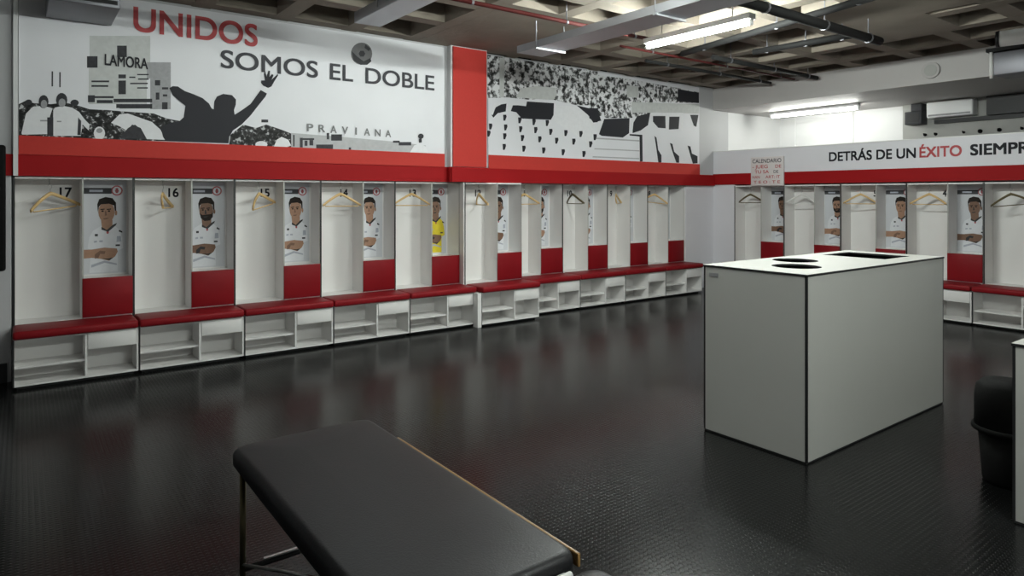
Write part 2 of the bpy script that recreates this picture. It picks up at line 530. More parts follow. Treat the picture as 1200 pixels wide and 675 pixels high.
# duct group at the upper right
t = thing('round_duct', 'short white round duct under the ceiling at the upper right', 'duct', (8.6, 2.62, 3.262))
m = MB(); m.cyl((0, 0, 0), (0.25, -1.6, 0), 0.085, 20); m.build('duct_body', 'plastic_white', t)
m = MB(); m.cyl((-0.005, 0.03, 0), (0, 0, 0), 0.09, 20); m.build('end_collar', 'edge_black', t)
t = thing('air_handler', 'dark grey ventilation box hung beside the white beam at the right edge', 'ventilation box', (9.1, 2.2, 2.93))
m = MB(); m.box(-0.12, -1.5, 0, 0.30, 0.60, 0.26); m.build('housing', 'zinc_dark', t, bevel=0.01)
m = MB(); m.cyl((-0.12, 0.62, -0.03), (-0.12, 0.62, 0.30), 0.018, 10); m.build('refrigerant_pipe', 'plastic_white', t)
m = MB(); m.box(-0.16, -1.4, 0.27, 0.34, 0.66, 0.31); m.build('mounting_rail', 'pipe_black', t)
t = thing('round_vent', 'round white vent on the face of the white beam', 'vent', (9.45, 3.62, 3.165), PR)
m = MB(); m.cyl((0, 0, 0), (0, -0.035, 0), 0.105, 28); m.build('vent_ring', 'beam_white', t, bevel=0.006)
m = MB(); m.cyl((0, -0.035, 0), (0, -0.042, 0), 0.075, 28); m.build('vent_disc', 'plaster_grey', t)

# things high up in the room beyond
t = thing('speaker_box', 'black box mounted high on the wall beyond the opening', 'box', (11.38, 4.66, 2.66), PR)
m = MB(); m.box(0, -0.22, 0, 0.24, 0, 0.20); m.box(0.09, -0.22, 0.20, 0.24, 0, 0.32); m.build('cabinet', 'strip_dark', t, bevel=0.008)
m = MB(); m.box(0.03, -0.226, 0.03, 0.21, -0.22, 0.17); m.build('front_grille', 'edge_black', t)
t = thing('wall_unit', 'white air conditioning unit high on the grey wall beyond the opening', 'air conditioner', (11.38, 4.36, 2.74), PR)
m = MB(); m.box(0, -0.20, 0, 0.62, 0, 0.24); m.build('casing', 'lamp_white', t, bevel=0.02)
m = MB(); m.box(0.03, -0.206, 0.02, 0.59, -0.20, 0.045); m.build('air_outlet', 'mg', t)
t = thing('cable_duct', 'long black trunking under the ceiling of the room beyond the opening', 'trunking', (11.372, 4.30, 2.655), PR)
m = MB(); m.box(0, -0.06, 0, 3.2, 0, 0.06); m.box(0.72, -0.16, 0.06, 3.2, 0, 0.33); m.build('trunking_body', 'edge_black', t)
for k, (dy, r) in enumerate([(0.05, .018), (0.20, .018), (0.58, .014), (0.79, .024), (1.03, .022), (1.3, .016)]):
    t = thing('wall_hook', 'small black hook on the grey wall beyond the opening, %s from the left' % ['first', 'second', 'third', 'fourth', 'fifth', 'last'][k], 'hook', (11.38, 4.50 - dy, 2.50), PR, 'hooks on the wall beyond')
    m = MB(); m.cyl((0, 0, 0), (0, -0.015, 0), r * 1.3, 12); m.build('back_plate', 'black_plastic', t)
    m = MB(); m.tube([(0, -0.015, 0), (0, -0.05, -0.01), (0, -0.06, 0.02)], r * 0.5, 6); m.build('peg', 'black_plastic', t)

# ---------------------------------------------------------------- murals
def mural(label, polys, mats, x0, x1, z0, z1, y, base):
    """a printed board with the picture laid down in shades; local frame: x along the wall, y into it"""
    t = thing('mural', label, 'mural', (x0, y, z0))
    m = MB(); m.box(0, 0, 0, x1 - x0, 0.017, z1 - z0, 0)
    for k, (mt, L) in enumerate(polys):
        for n_, P in enumerate(L):
            m.flat([(a - x0, min(z1, b) - z0) for a, b in P], -0.0005 - 0.0003 * k - 0.000008 * n_, mats.index(mt))
    m.build('printed_board', mats, t)
    return t
M1 = [
 ('lg', [[(0.486,2.955),(0.959,3.023),(0.959,2.692),(0.486,2.64)], [(0.48,2.669),(0.931,2.721),(0.931,2.391),(0.48,2.354)]]),
 ('mg', [[(0.931,2.776),(1.129,2.799),(1.129,2.647),(0.931,2.626)], [(0.959,2.629),(1.129,2.647),(1.129,2.359),(0.959,2.346)]]),
 ('dk', [[(0.695,2.897),(0.771,2.907),(0.771,2.803),(0.695,2.794)], [(0.467,2.773),(0.546,2.783),(0.546,2.681),(0.467,2.672)], [(0.705,2.639),(0.764,2.645),(0.764,2.61),(0.705,2.604)], [(0.705,2.584),(0.764,2.591),(0.764,2.466),(0.705,2.46)], [(0.5,2.563),(0.634,2.577),(0.634,2.561),(0.5,2.548)], [(0.5,2.523),(0.627,2.535),(0.627,2.519),(0.5,2.507)], [(0.474,2.431),(0.526,2.436),(0.526,2.374),(0.474,2.369)], [(0.526,2.428),(0.668,2.441),(0.668,2.422),(0.526,2.41)], [(0.54,2.395),(0.661,2.405),(0.661,2.377),(0.54,2.367)], [(0.668,2.417),(0.849,2.433),(0.849,2.401),(0.668,2.385)], [(0.688,2.371),(0.849,2.384),(0.849,2.347),(0.688,2.335)], [(0.79,2.629),(0.839,2.634),(0.839,2.621),(0.79,2.616)], [(0.853,2.66),(0.946,2.67),(0.946,2.658),(0.853,2.648)], [(0.86,2.62),(0.946,2.629),(0.946,2.616),(0.86,2.607)], [(0.797,2.573),(0.939,2.588),(0.939,2.575),(0.797,2.56)], [(0.853,2.538),(0.939,2.547),(0.939,2.534),(0.853,2.526)], [(0.714,2.421),(0.975,2.444),(0.975,2.411),(0.714,2.389)], [(0.714,2.373),(0.975,2.395),(0.975,2.354),(0.714,2.333)], [(0.997,2.618),(1.041,2.623),(1.041,2.573),(0.997,2.569)], [(1.056,2.558),(1.108,2.563),(1.108,2.543),(1.056,2.538)], [(1.004,2.504),(1.034,2.507),(1.034,2.441),(1.004,2.438)], [(1.063,2.493),(1.1,2.496),(1.1,2.476),(1.063,2.473)], [(1.056,2.418),(1.103,2.422),(1.103,2.356),(1.056,2.352)]]),
 ('dk', [[(0.212,2.612),(0.222,2.613),(0.222,2.484),(0.212,2.483)], [(0.266,2.61),(0.276,2.612),(0.276,2.482),(0.266,2.481)]]),
 ('crowd', [[(-0.013,2.313),(0.033,2.345),(0.091,2.329),(0.209,2.331),(0.306,2.354),(0.405,2.333),(0.486,2.309),(0.615,2.312),(0.78,2.309),(0.987,2.309),(1.1,2.269),(1.216,2.253),(1.238,2.06),(-0.013,2.035)]]),
 ('crowd', [[(1.643,2.03),(1.659,2.148),(1.78,2.257),(1.903,2.23),(2.004,2.271),(2.158,2.228),(2.29,2.183),(2.299,2.023)]]),
 ('wh', [[(0.648,2.2),(0.714,2.281),(0.78,2.293),(0.876,2.261),(0.973,2.229),(1.043,2.162),(1.086,2.069),(0.931,2.069),(0.882,2.168),(0.814,2.195),(0.767,2.138),(0.714,2.173)]]),
 ('dk', [[(0.714,2.066),(0.78,2.162),(0.835,2.196),(0.889,2.153),(0.931,2.069)]]),
 ('wh', [[(0.005,2.071),(0.035,2.236),(0.083,2.299),(0.156,2.312),(0.199,2.301),(0.218,2.295),(0.187,2.171),(0.181,2.073),(0.011,2.059)], [(0.218,2.082),(0.224,2.28),(0.237,2.304),(0.293,2.323),(0.357,2.313),(0.409,2.279),(0.448,2.219),(0.487,2.175),(0.48,2.121),(0.434,2.172),(0.421,2.071),(0.218,2.06)], [(0.603,2.104),(0.598,2.078),(0.586,2.056),(0.569,2.044),(0.55,2.043),(0.533,2.054),(0.521,2.074),(0.517,2.099),(0.521,2.125),(0.533,2.147),(0.55,2.159),(0.569,2.16),(0.586,2.15),(0.598,2.13)]]),
 ('dk', [[(0.191,2.35),(0.187,2.325),(0.178,2.304),(0.164,2.292),(0.149,2.291),(0.135,2.3),(0.125,2.32),(0.122,2.344),(0.125,2.369),(0.135,2.39),(0.149,2.402),(0.164,2.403),(0.178,2.394),(0.187,2.374)], [(0.324,2.376),(0.32,2.349),(0.308,2.327),(0.292,2.314),(0.274,2.313),(0.258,2.323),(0.247,2.343),(0.243,2.369),(0.247,2.396),(0.258,2.418),(0.274,2.432),(0.292,2.433),(0.308,2.423),(0.32,2.403)], [(0.181,2.216),(0.224,2.219),(0.224,2.06),(0.181,2.058)], [(0.402,2.232),(0.424,2.202),(0.421,2.078),(0.396,2.077)], [(0.077,2.336),(0.075,2.325),(0.068,2.316),(0.058,2.311),(0.048,2.31),(0.038,2.314),(0.031,2.322),(0.029,2.332),(0.031,2.342),(0.038,2.351),(0.048,2.356),(0.058,2.357),(0.068,2.354),(0.075,2.346)], [(0.407,2.359),(0.404,2.347),(0.396,2.336),(0.383,2.33),(0.369,2.329),(0.357,2.333),(0.349,2.342),(0.345,2.354),(0.349,2.366),(0.357,2.376),(0.369,2.383),(0.383,2.384),(0.396,2.38),(0.404,2.371)]]),
 ('mg', [[(0.181,2.329),(0.179,2.313),(0.173,2.3),(0.164,2.293),(0.154,2.292),(0.145,2.298),(0.139,2.31),(0.137,2.326),(0.139,2.342),(0.145,2.355),(0.154,2.362),(0.164,2.363),(0.173,2.357),(0.179,2.345)], [(0.311,2.351),(0.309,2.335),(0.302,2.321),(0.291,2.313),(0.28,2.313),(0.27,2.319),(0.263,2.331),(0.261,2.347),(0.263,2.363),(0.27,2.376),(0.28,2.384),(0.291,2.385),(0.302,2.379),(0.309,2.367)], [(0.584,2.127),(0.581,2.117),(0.575,2.109),(0.565,2.104),(0.554,2.103),(0.545,2.107),(0.538,2.114),(0.536,2.124),(0.538,2.133),(0.545,2.141),(0.554,2.146),(0.565,2.147),(0.575,2.143),(0.581,2.136)], [(0.132,2.19),(0.181,2.194),(0.181,2.181),(0.132,2.178)], [(0.249,2.191),(0.281,2.193),(0.281,2.182),(0.249,2.18)]]),
 ('mg2', [[(3.162,3.14),(3.158,3.107),(3.145,3.075),(3.125,3.047),(3.098,3.024),(3.068,3.008),(3.035,3),(3.002,3.001),(2.972,3.009),(2.946,3.026),(2.927,3.048),(2.914,3.076),(2.91,3.107),(2.914,3.139),(2.927,3.17),(2.946,3.198),(2.972,3.221),(3.002,3.238),(3.035,3.246),(3.068,3.247),(3.098,3.239),(3.125,3.223),(3.145,3.2),(3.158,3.171)]]),
 ('dk2', [[(2.92,3.137),(2.98,3.088),(3.06,3.041),(3.142,3.089),(3.152,3.052),(3.101,3.008),(3.02,2.998),(2.94,3.036)], [(3.08,3.129),(3.06,3.094),(3.02,3.089),(3,3.119),(3.02,3.154),(3.06,3.159)], [(3.08,3.234),(3.142,3.194),(3.121,3.163),(3.07,3.194)]]),
 ('sil', [[(1.118,2.556),(1.145,2.577),(1.19,2.578),(1.251,2.54),(1.328,2.517),(1.406,2.487),(1.462,2.44),(1.486,2.394),(1.505,2.387),(1.51,2.465),(1.534,2.515),(1.591,2.545),(1.673,2.54),(1.711,2.5),(1.708,2.447),(1.691,2.393),(1.698,2.349),(1.765,2.398),(1.849,2.467),(1.918,2.571),(1.948,2.617),(2.009,2.588),(1.997,2.557),(1.936,2.474),(1.849,2.352),(1.765,2.257),(1.681,2.191),(1.648,2.128),(1.64,2.063),(1.088,2.057),(1.063,2.097),(1.048,2.17),(1.078,2.205),(1.13,2.233),(1.205,2.255),(1.239,2.291),(1.254,2.401),(1.19,2.451),(1.145,2.492)]]),
 ('wh', [[(1.953,2.624),(1.974,2.662),(2.037,2.645),(2.009,2.592)]]),
 ('sil', [[(1.95,2.69),(1.953,2.714),(1.991,2.718),(1.979,2.783),(1.991,2.821),(2.006,2.759),(2.023,2.822),(2.041,2.821),(2.034,2.758),(2.062,2.792),(2.076,2.781),(2.055,2.732),(2.116,2.796),(2.123,2.786),(2.08,2.713),(2.055,2.663),(2.02,2.645),(1.974,2.662)]]),
 ('lg2', [[(2.255,2.2),(2.797,2.188),(3.442,2.167),(3.842,2.141),(3.842,2.046),(2.255,2.05)]]),
 ('dk', [[(2.345,2.154),(2.376,2.156),(2.376,2.055),(2.345,2.054)], [(2.376,2.152),(2.499,2.158),(2.499,2.138),(2.376,2.132)], [(2.396,2.127),(2.427,2.128),(2.427,2.074),(2.396,2.072)], [(2.447,2.135),(2.489,2.137),(2.489,2.08),(2.447,2.079)], [(2.52,2.092),(2.706,2.101),(2.706,2.053),(2.52,2.045)], [(2.636,2.221),(2.663,2.223),(2.663,2.154),(2.636,2.153)], [(2.685,2.209),(2.808,2.216),(2.808,2.147),(2.685,2.141)], [(2.885,2.077),(2.912,2.078),(2.912,2.04),(2.885,2.039)], [(3.061,2.053),(3.093,2.054),(3.093,2.035),(3.061,2.034)], [(3.49,2.165),(3.651,2.173),(3.651,2.133),(3.49,2.126)], [(3.417,2.177),(3.503,2.181),(3.503,2.157),(3.417,2.153)], [(1.954,2.319),(2.021,2.323),(2.021,2.294),(1.954,2.29)], [(2.275,2.181),(2.291,2.182),(2.291,2.061),(2.275,2.061)]]),
 ('wh', [[(3.626,2.038),(3.689,2.135),(3.765,2.161),(3.842,2.13),(3.88,2.043)], [(2.015,2.069),(2.009,2.053),(1.992,2.04),(1.968,2.032),(1.941,2.031),(1.917,2.037),(1.9,2.048),(1.894,2.063),(1.9,2.079),(1.917,2.092),(1.941,2.099),(1.968,2.101),(1.992,2.095),(2.009,2.084)], [(2.078,2.052),(2.108,2.122),(2.156,2.154),(2.225,2.128),(2.255,2.07),(2.215,2.052)]]),
 ('dk', [[(3.816,2.249),(3.812,2.235),(3.801,2.224),(3.786,2.217),(3.769,2.216),(3.754,2.221),(3.743,2.232),(3.739,2.245),(3.743,2.259),(3.754,2.27),(3.769,2.277),(3.786,2.278),(3.801,2.273),(3.812,2.263)], [(3.752,2.216),(3.79,2.218),(3.79,2.173),(3.752,2.171)]]),
]
M2 = [
 ('crowd2', [[(4.781,3.346),(6.723,3.348),(6.723,2.937),(6.53,2.844),(6.308,2.826),(5.899,2.866),(5.632,2.867),(5.495,2.831),(5.083,2.83),(4.781,2.792)]]),
 ('crowd2', [[(6.553,3.298),(7.336,3.304),(8.5,3.283),(9.041,3.262),(9.041,3.085),(7.949,3.008),(7.949,2.856),(7.412,2.722),(6.908,2.686),(6.553,2.738)]]),
 ('lg', [[(5.242,2.844),(5.315,2.968),(5.586,3.025),(5.931,3.035),(5.947,2.955),(5.883,2.864),(5.586,2.851),(5.242,2.844)], [(4.97,3.335),(5.054,3.341),(5.04,2.826),(4.97,2.82)], [(7.316,3.208),(7.58,3.221),(7.58,3.045),(7.336,3.031)], [(7.432,2.97),(9.041,3.065),(9.041,2.909),(7.949,2.848),(7.868,2.836),(7.432,2.804)]]),
 ('wh', [[(5.899,2.792),(6.291,2.812),(6.53,2.717),(6.67,2.599),(6.599,2.262),(5.899,2.573)]]),
 ('sil', [[(5.155,2.743),(5.404,2.74),(5.419,2.805),(5.892,2.821),(5.883,2.657),(5.835,2.588),(5.525,2.576),(5.33,2.57),(5.242,2.646),(5.14,2.656)], [(4.844,2.582),(4.913,2.689),(4.998,2.731),(5.083,2.749),(5.069,2.644),(4.941,2.612),(4.872,2.549)], [(6.308,2.826),(6.599,2.798),(6.723,2.821),(6.723,2.615),(6.634,2.602),(6.53,2.704)], [(6.853,2.67),(7.385,2.72),(7.374,2.491),(7.241,2.418),(6.799,2.42),(6.746,2.443)], [(7.451,2.536),(7.47,2.658),(7.548,2.758),(7.847,2.835),(7.795,2.639),(7.627,2.546),(7.451,2.496)], [(6.553,2.809),(6.71,2.814),(6.792,2.64),(6.658,2.613),(6.553,2.662)], [(7.908,2.789),(8.22,2.812),(8.22,2.615),(8.032,2.612),(7.908,2.701)], [(8.293,2.806),(8.544,2.824),(8.522,2.622),(8.284,2.599)], [(8.811,2.872),(9.027,2.887),(8.971,2.684),(8.902,2.703)], [(8.5,3.269),(9.041,3.253),(9.041,3.085),(8.5,3.066)], [(7.385,2.479),(7.667,2.483),(7.675,2.073),(7.611,2.071),(7.603,2.453),(7.385,2.457)], [(7.941,2.482),(7.991,2.457),(8.032,2.264),(8.107,2.184),(8.107,2.072),(8.032,2.07),(7.974,2.345)], [(8.306,2.389),(8.37,2.377),(8.413,2.252),(8.535,2.185),(8.535,2.079),(8.465,2.077),(8.37,2.25)], [(8.744,2.366),(8.82,2.355),(8.857,2.24),(9.003,2.201),(9.003,2.084),(8.88,2.075),(8.789,2.266)]]),
 ('sil', [[(5.026,2.599),(5.077,2.603),(5.083,2.576),(5.06,2.524),(5.032,2.522)], [(5.271,2.582),(5.324,2.586),(5.33,2.558),(5.307,2.505),(5.277,2.503)], [(5.51,2.575),(5.565,2.579),(5.571,2.551),(5.546,2.497),(5.516,2.495)], [(5.741,2.579),(5.797,2.583),(5.803,2.554),(5.778,2.499),(5.747,2.497)], [(5.04,2.474),(5.092,2.477),(5.097,2.45),(5.074,2.398),(5.046,2.396)], [(5.286,2.466),(5.339,2.469),(5.345,2.442),(5.321,2.389),(5.292,2.387)], [(5.54,2.47),(5.595,2.474),(5.601,2.445),(5.577,2.391),(5.546,2.389)], [(5.803,2.462),(5.86,2.466),(5.867,2.437),(5.841,2.382),(5.81,2.38)], [(6.076,2.461),(6.135,2.465),(6.142,2.435),(6.115,2.379),(6.083,2.378)], [(6.359,2.465),(6.42,2.469),(6.427,2.439),(6.399,2.382),(6.366,2.38)], [(5.026,2.358),(5.077,2.361),(5.083,2.333),(5.06,2.281),(5.032,2.28)], [(5.315,2.351),(5.369,2.354),(5.375,2.326),(5.351,2.273),(5.321,2.271)], [(5.611,2.35),(5.666,2.353),(5.672,2.324),(5.647,2.27),(5.617,2.269)], [(5.908,2.346),(5.966,2.349),(5.972,2.32),(5.947,2.265),(5.915,2.264)], [(6.224,2.35),(6.285,2.353),(6.291,2.324),(6.264,2.267),(6.231,2.266)], [(6.547,2.329),(6.61,2.332),(6.617,2.302),(6.589,2.244),(6.554,2.243)], [(6.634,2.435),(6.698,2.439),(6.705,2.408),(6.677,2.35),(6.641,2.349)], [(5.018,2.219),(5.069,2.222),(5.074,2.194),(5.052,2.143),(5.023,2.142)], [(5.339,2.211),(5.393,2.213),(5.399,2.185),(5.375,2.132),(5.345,2.131)], [(5.678,2.202),(5.734,2.205),(5.741,2.176),(5.716,2.122),(5.685,2.121)], [(6.027,2.193),(6.086,2.195),(6.092,2.166),(6.066,2.11),(6.034,2.109)], [(6.417,2.184),(6.478,2.186),(6.485,2.156),(6.458,2.099),(6.423,2.098)], [(4.803,2.47),(4.852,2.473),(4.858,2.446),(4.836,2.395),(4.808,2.393)], [(4.775,2.378),(4.825,2.381),(4.83,2.354),(4.808,2.303),(4.781,2.301)]]),
 ('wh', [[(5.083,2.634),(5.135,2.758),(5.404,2.78),(5.404,2.752),(5.184,2.734),(5.14,2.633)], [(4.83,2.592),(4.886,2.733),(5.026,2.767),(5.026,2.749),(4.913,2.701),(4.863,2.583)], [(7.868,2.836),(8.632,2.893),(8.632,2.605),(8.566,2.602),(8.553,2.844),(8.263,2.823),(8.254,2.597),(8.208,2.595),(8.199,2.81),(7.876,2.787)]]),
 ('lg2', [[(6.693,2.389),(7.607,2.396),(7.599,2.377),(6.686,2.368)], [(6.658,2.234),(7.599,2.241),(7.599,2.225),(6.651,2.218)], [(6.622,2.117),(7.599,2.122),(7.599,2.106),(6.615,2.099)]]),
]
WORDS1 = [('SOMOS', 1.568, 2.540), ('EL', 2.672, 2.935), ('DOBLE', 3.080, 3.960)]
mats1 = ['print_white', 'lg', 'lg2', 'mg', 'mg2', 'dk', 'dk2', 'sil', 'wh', 'crowd', 'crowd2']
mu = mural('long black and white football mural reading UNIDOS SOMOS EL DOBLE on the left wall', M1, mats1, -0.014, 4.10, 1.895, 3.335, 6.885, 0)
text_mesh('lettering_unidos', 'UNIDOS', 1.095, 0.222, 'ink_red', mu, 0.822 + 0.014, -0.0072, 3.048 - 1.895, bold=0.018)
for word, xa, xb in WORDS1:
    text_mesh('lettering_line', word, xb - xa, 0.175, 'ink_grey', mu, xa + 0.014, -0.0072, 2.80 - 1.895, bold=0.012)
text_mesh('lettering_board', 'LAMORA', 0.34, 0.10, 'sil', mu, 0.60 + 0.014, -0.0072, 2.71 - 1.895, bold=0.018)
for k, ch in enumerate('PRAVIANA'):
    text_mesh('stand_letter', ch, 0.018 if ch == 'I' else 0.07, 0.08, 'mg2', mu, 2.433 + 0.129 * k + (0.026 if ch == 'I' else 0), -0.0072, 2.228 - 0.002 * k - 1.895, bold=0.02)
m = MB(); m.box(0, -0.012, 0, 4.114, -0.001, 0.157); m.build('red_stripe', 'red_print', mu)
mats2 = mats1
mu = mural('black and white mural of stadium seats and crowd right of the red pillar', M2, mats2, 4.795, 9.05, 1.895, 3.345, 6.958, 0)
m = MB(); m.box(0, -0.012, 0, 4.255, -0.001, 0.175); m.build('red_stripe', 'red_print', mu)

# slogan board on the right wall
t = thing('slogan_board', 'long white board reading DETRÁS DE UN ÉXITO SIEMPRE over the right lockers', 'slogan board', (9.498, 6.98, 1.913), PR)
m = MB(); m.box(0, -0.04, 0, 9.9, 0, 0.372); m.build('board_panel', 'board_lilac', t)
m = MB(); m.box(0, -0.044, 0.3725, 9.9, 0.1, 0.384); m.build('top_edge', 'plastic_white', t)
b0 = 2.045 - 1.913
text_mesh('lettering_detras', 'DETRÁS DE UN', 1.165, 0.135, 'ink_black', t, 6.98 - 4.975, -0.0425, b0, bold=0.024)
text_mesh('lettering_exito', 'ÉXITO', 0.487, 0.138, 'ink_red', t, 6.98 - 3.768, -0.0425, b0, bold=0.024)
text_mesh('lettering_siempre', 'SIEMPRE', 0.70, 0.138, 'ink_black', t, 6.98 - 3.19, -0.0425, b0, bold=0.03)

# paper notice hung on the board
t = thing('notice', 'small white notice with red lettering hung over the red band on the right wall', 'notice', (9.448, 6.235, 1.705), PR)
m = MB(); m.box(0, -0.03, 0, 0.565, 0, 0.455); m.build('notice_sheet', 'sign_white', t, bevel=0.004)
rows = [('CALENDARIO', 0.03, 0.50, 0.36, 0.062, 'ink_grey'), ('- JUEG', 0.03, 0.27, 0.275, 0.055, 'ink_red'), ('DE', 0.43, 0.10, 0.275, 0.05, 'ink_red'),
        ('TU SA', 0.07, 0.25, 0.195, 0.05, 'ink_red'), ('DE', 0.40, 0.08, 0.195, 0.045, 'ink_grey'), ('HAN', 0.03, 0.13, 0.115, 0.045, 'ink_red'), ('ART: IT', 0.26, 0.25, 0.115, 0.045, 'ink_red'), ('T E O : T E', 0.05, 0.46, 0.035, 0.045, 'ink_red')]
for k, (s_, x_, w_, z_, c_, mt) in enumerate(rows):
    text_mesh('notice_line', s_, w_, c_, mt, t, x_, -0.0312, z_, bold=0.01)

# ---------------------------------------------------------------- lockers and benches
OFF = 0.355      # locker fronts stand this far behind the bench fronts
def build_bench():
    t = thing('shoe_bench', '', 'bench')
    m = MB(); T = 0.014
    zb, zt = 0.028, 0.402
    m.box(0.002, 0.004, zb, T, OFF - 0.003, zt, 0, 1)                                   # left side, black front edge
    m.box(W - T, 0.004, zb, W - 0.002, OFF - 0.003, zt, 0, 0)
    m.box(WD - 0.008, 0.004, zb, WD + 0.008, OFF - 0.003, zt, 0, 0)
    m.box(T, 0.004, zb, W - T, OFF - 0.003, zb + 0.016, 0)
    m.box(T, 0.30, zb, W - T, OFF - 0.003, zt, 0)
    m.box(T, 0.004, zt - 0.012, W - T, OFF - 0.003, zt, 0)
    m.build('carcass', ['board', 'edge_black'], t)
    m = MB(); m.box(T, 0.03, 0.165, WD - 0.008, 0.30, 0.182); m.build('shelf', 'board', t)
    m = MB(); m.box(WD + 0.012, 0.0, 0.262, W - T - 0.003, 0.018, 0.392); m.build('drawer_front', 'board', t, bevel=0.002)
    m = MB(); m.box(0.03, 0.05, 0, W - 0.03, 0.32, zb); m.build('plinth', 'edge_black', t)  # set-back foot; its black stands in for shade under the bench
    m = MB(); m.box(0.002, -0.035, 0.404, W - 0.002, OFF - 0.003, 0.472); m.build('seat_cushion', 'red_vinyl', t, bevel=0.022, seg=3)
    return t
def build_locker():
    t = thing('locker', '', 'locker')
    m = MB(); T = 0.016; y0, y1 = OFF + 0.012, OFF + 0.30; zt = ZH - 0.004
    m.box(0.0, y0, 0.0, T, y1, zt, 0, 1)
    m.box(WD - 0.008, y0, 0.44, WD + 0.006, y1, zt, 0, 2)
    m.box(T, y0 + 0.006, zt - 0.018, W - 0.001, y1, zt, 0)
    m.box(T, y0 + 0.004, 0.44, W - 0.001, y1, 0.468, 0)
    m.box(W - 0.004, y0, 0.44, W, y1, zt, 0, 1)
    m.build('carcass', ['board', 'edge_black', 'board_grey'], t)
    m = MB(); m.box(T, y1 - 0.012, 0.468, WD - 0.008, y1, zt - 0.018); m.build('back_panel', 'board', t)
    m = MB(); m.box(WD + 0.006, y1 - 0.012, 0.468, W - 0.004, y1, zt - 0.018); m.build('photo_backing', 'board', t)
    m = MB(); m.box(WD + 0.0065, y0 + 0.001, 0.4685, W - 0.004, y1 - 0.012, 0.812); m.build('step_box', 'board', t)
    m = MB(); m.box(WD - 0.004, OFF, 0.476, W - 0.002, OFF + 0.0115, 0.82); m.build('back_pad', 'red_vinyl', t, bevel=0.004)
    m = MB()
    xc = 0.255; yc = y1 - 0.222; zt -= 0.018
    m.cyl((xc, yc, zt - 0.005), (xc, yc, zt), 0.014, 12)
    m.tube([(xc, yc, zt - 0.004), (xc, yc, zt - 0.014), (xc, yc + 0.012, zt - 0.022), (xc, yc + 0.014, zt - 0.036), (xc, yc, zt - 0.046), (xc, yc - 0.012, zt - 0.036)], 0.004, 8)
    m.build('coat_hook', 'steel', t)
    return t
HOOKY = OFF + 0.30 - 0.222     # where a hanger hangs, local
HOOKZ = 1.645

ORD = ['first', 'second', 'third', 'fourth', 'fifth', 'sixth', 'seventh', 'eighth', 'ninth', 'tenth']
bays = []     # (location, rotation, number, wall, k)
for k in range(5):
    bays.append(((-0.055 + W * k, 6.545, 0), 0, 17 - k, 'left', k))
bays.append(((4.345, 6.450, 0), 0, 12, 'left', 5))
for k in range(4):
    bays.append(((5.226 + (W + 0.0005) * k, 6.66, 0), 0, 11 - k, 'left', 6 + k))
for k in range(5):
    bays.append(((9.10, 6.575 - 0.88 * k, 0), PR, 7 - k, 'right', k))
bench0 = build_bench(); locker0 = build_locker()
BL = []
for i, (loc, rz, num, wall, k) in enumerate(bays):
    seen = num >= 15
    where = '%s locker from the left on the %s wall' % (ORD[k], wall)
    rank = '%s from the left on the %s wall' % (ORD[k], wall)
    if wall == 'left':
        bl = {0: 'red topped white shoe bench at the far left end of the left wall', 5: 'red topped shoe bench stepping forward with a white end panel, below the red pillar',
              6: 'red topped shoe bench just right of the forward stepping one', 9: 'red topped shoe bench at the right end of the left wall row'}.get(k, 'red topped shoe bench below the %s' % where)
        ll = 'tall white locker numbered %d, %s' % (num, rank) if seen else 'tall open white locker, %s' % rank
        g1, g2 = 'benches along the left wall', 'lockers along the left wall'
    else:
        bl = 'red topped shoe bench below the %s' % where
        ll = 'tall open white locker, %s' % rank
        g1, g2 = 'benches along the right wall', 'lockers along the right wall'
    if i == 0:
        b, l = bench0, locker0
        b['label'], b['group'], l['label'], l['group'] = bl, g1, ll, g2
        b.location = loc; l.location = loc
    else:
        b = dup(bench0, loc, rz, bl, g1); l = dup(locker0, loc, rz, ll, g2)
    BL.append(l)
for l, bay in zip(BL, bays):
    text_mesh('number', str(bay[2]), 0.092 if bay[2] > 9 else 0.046, 0.088, 'ink_black', l, 0.335, OFF + 0.286, 1.535, bold=0.022)
# white end panels: beside the stepped-out bench, and closing the rows
m = MB(); m.box(-0.055, -0.006, 0.0, -0.001, 0.088, 0.402)
m.build('end_panel', 'board', bpy.data.objects['shoe_bench.005'])
m = MB(); m.box(-0.014, OFF + 0.012, 0.0, -0.001, OFF + 0.30, ZH - 0.004)
m.build('end_panel', 'board', BL[5])
m = MB(); m.box(W + 0.001, OFF, 0.0, W + 0.016, OFF + 0.3, ZH - 0.004); m.build('end_panel', 'board', BL[9])

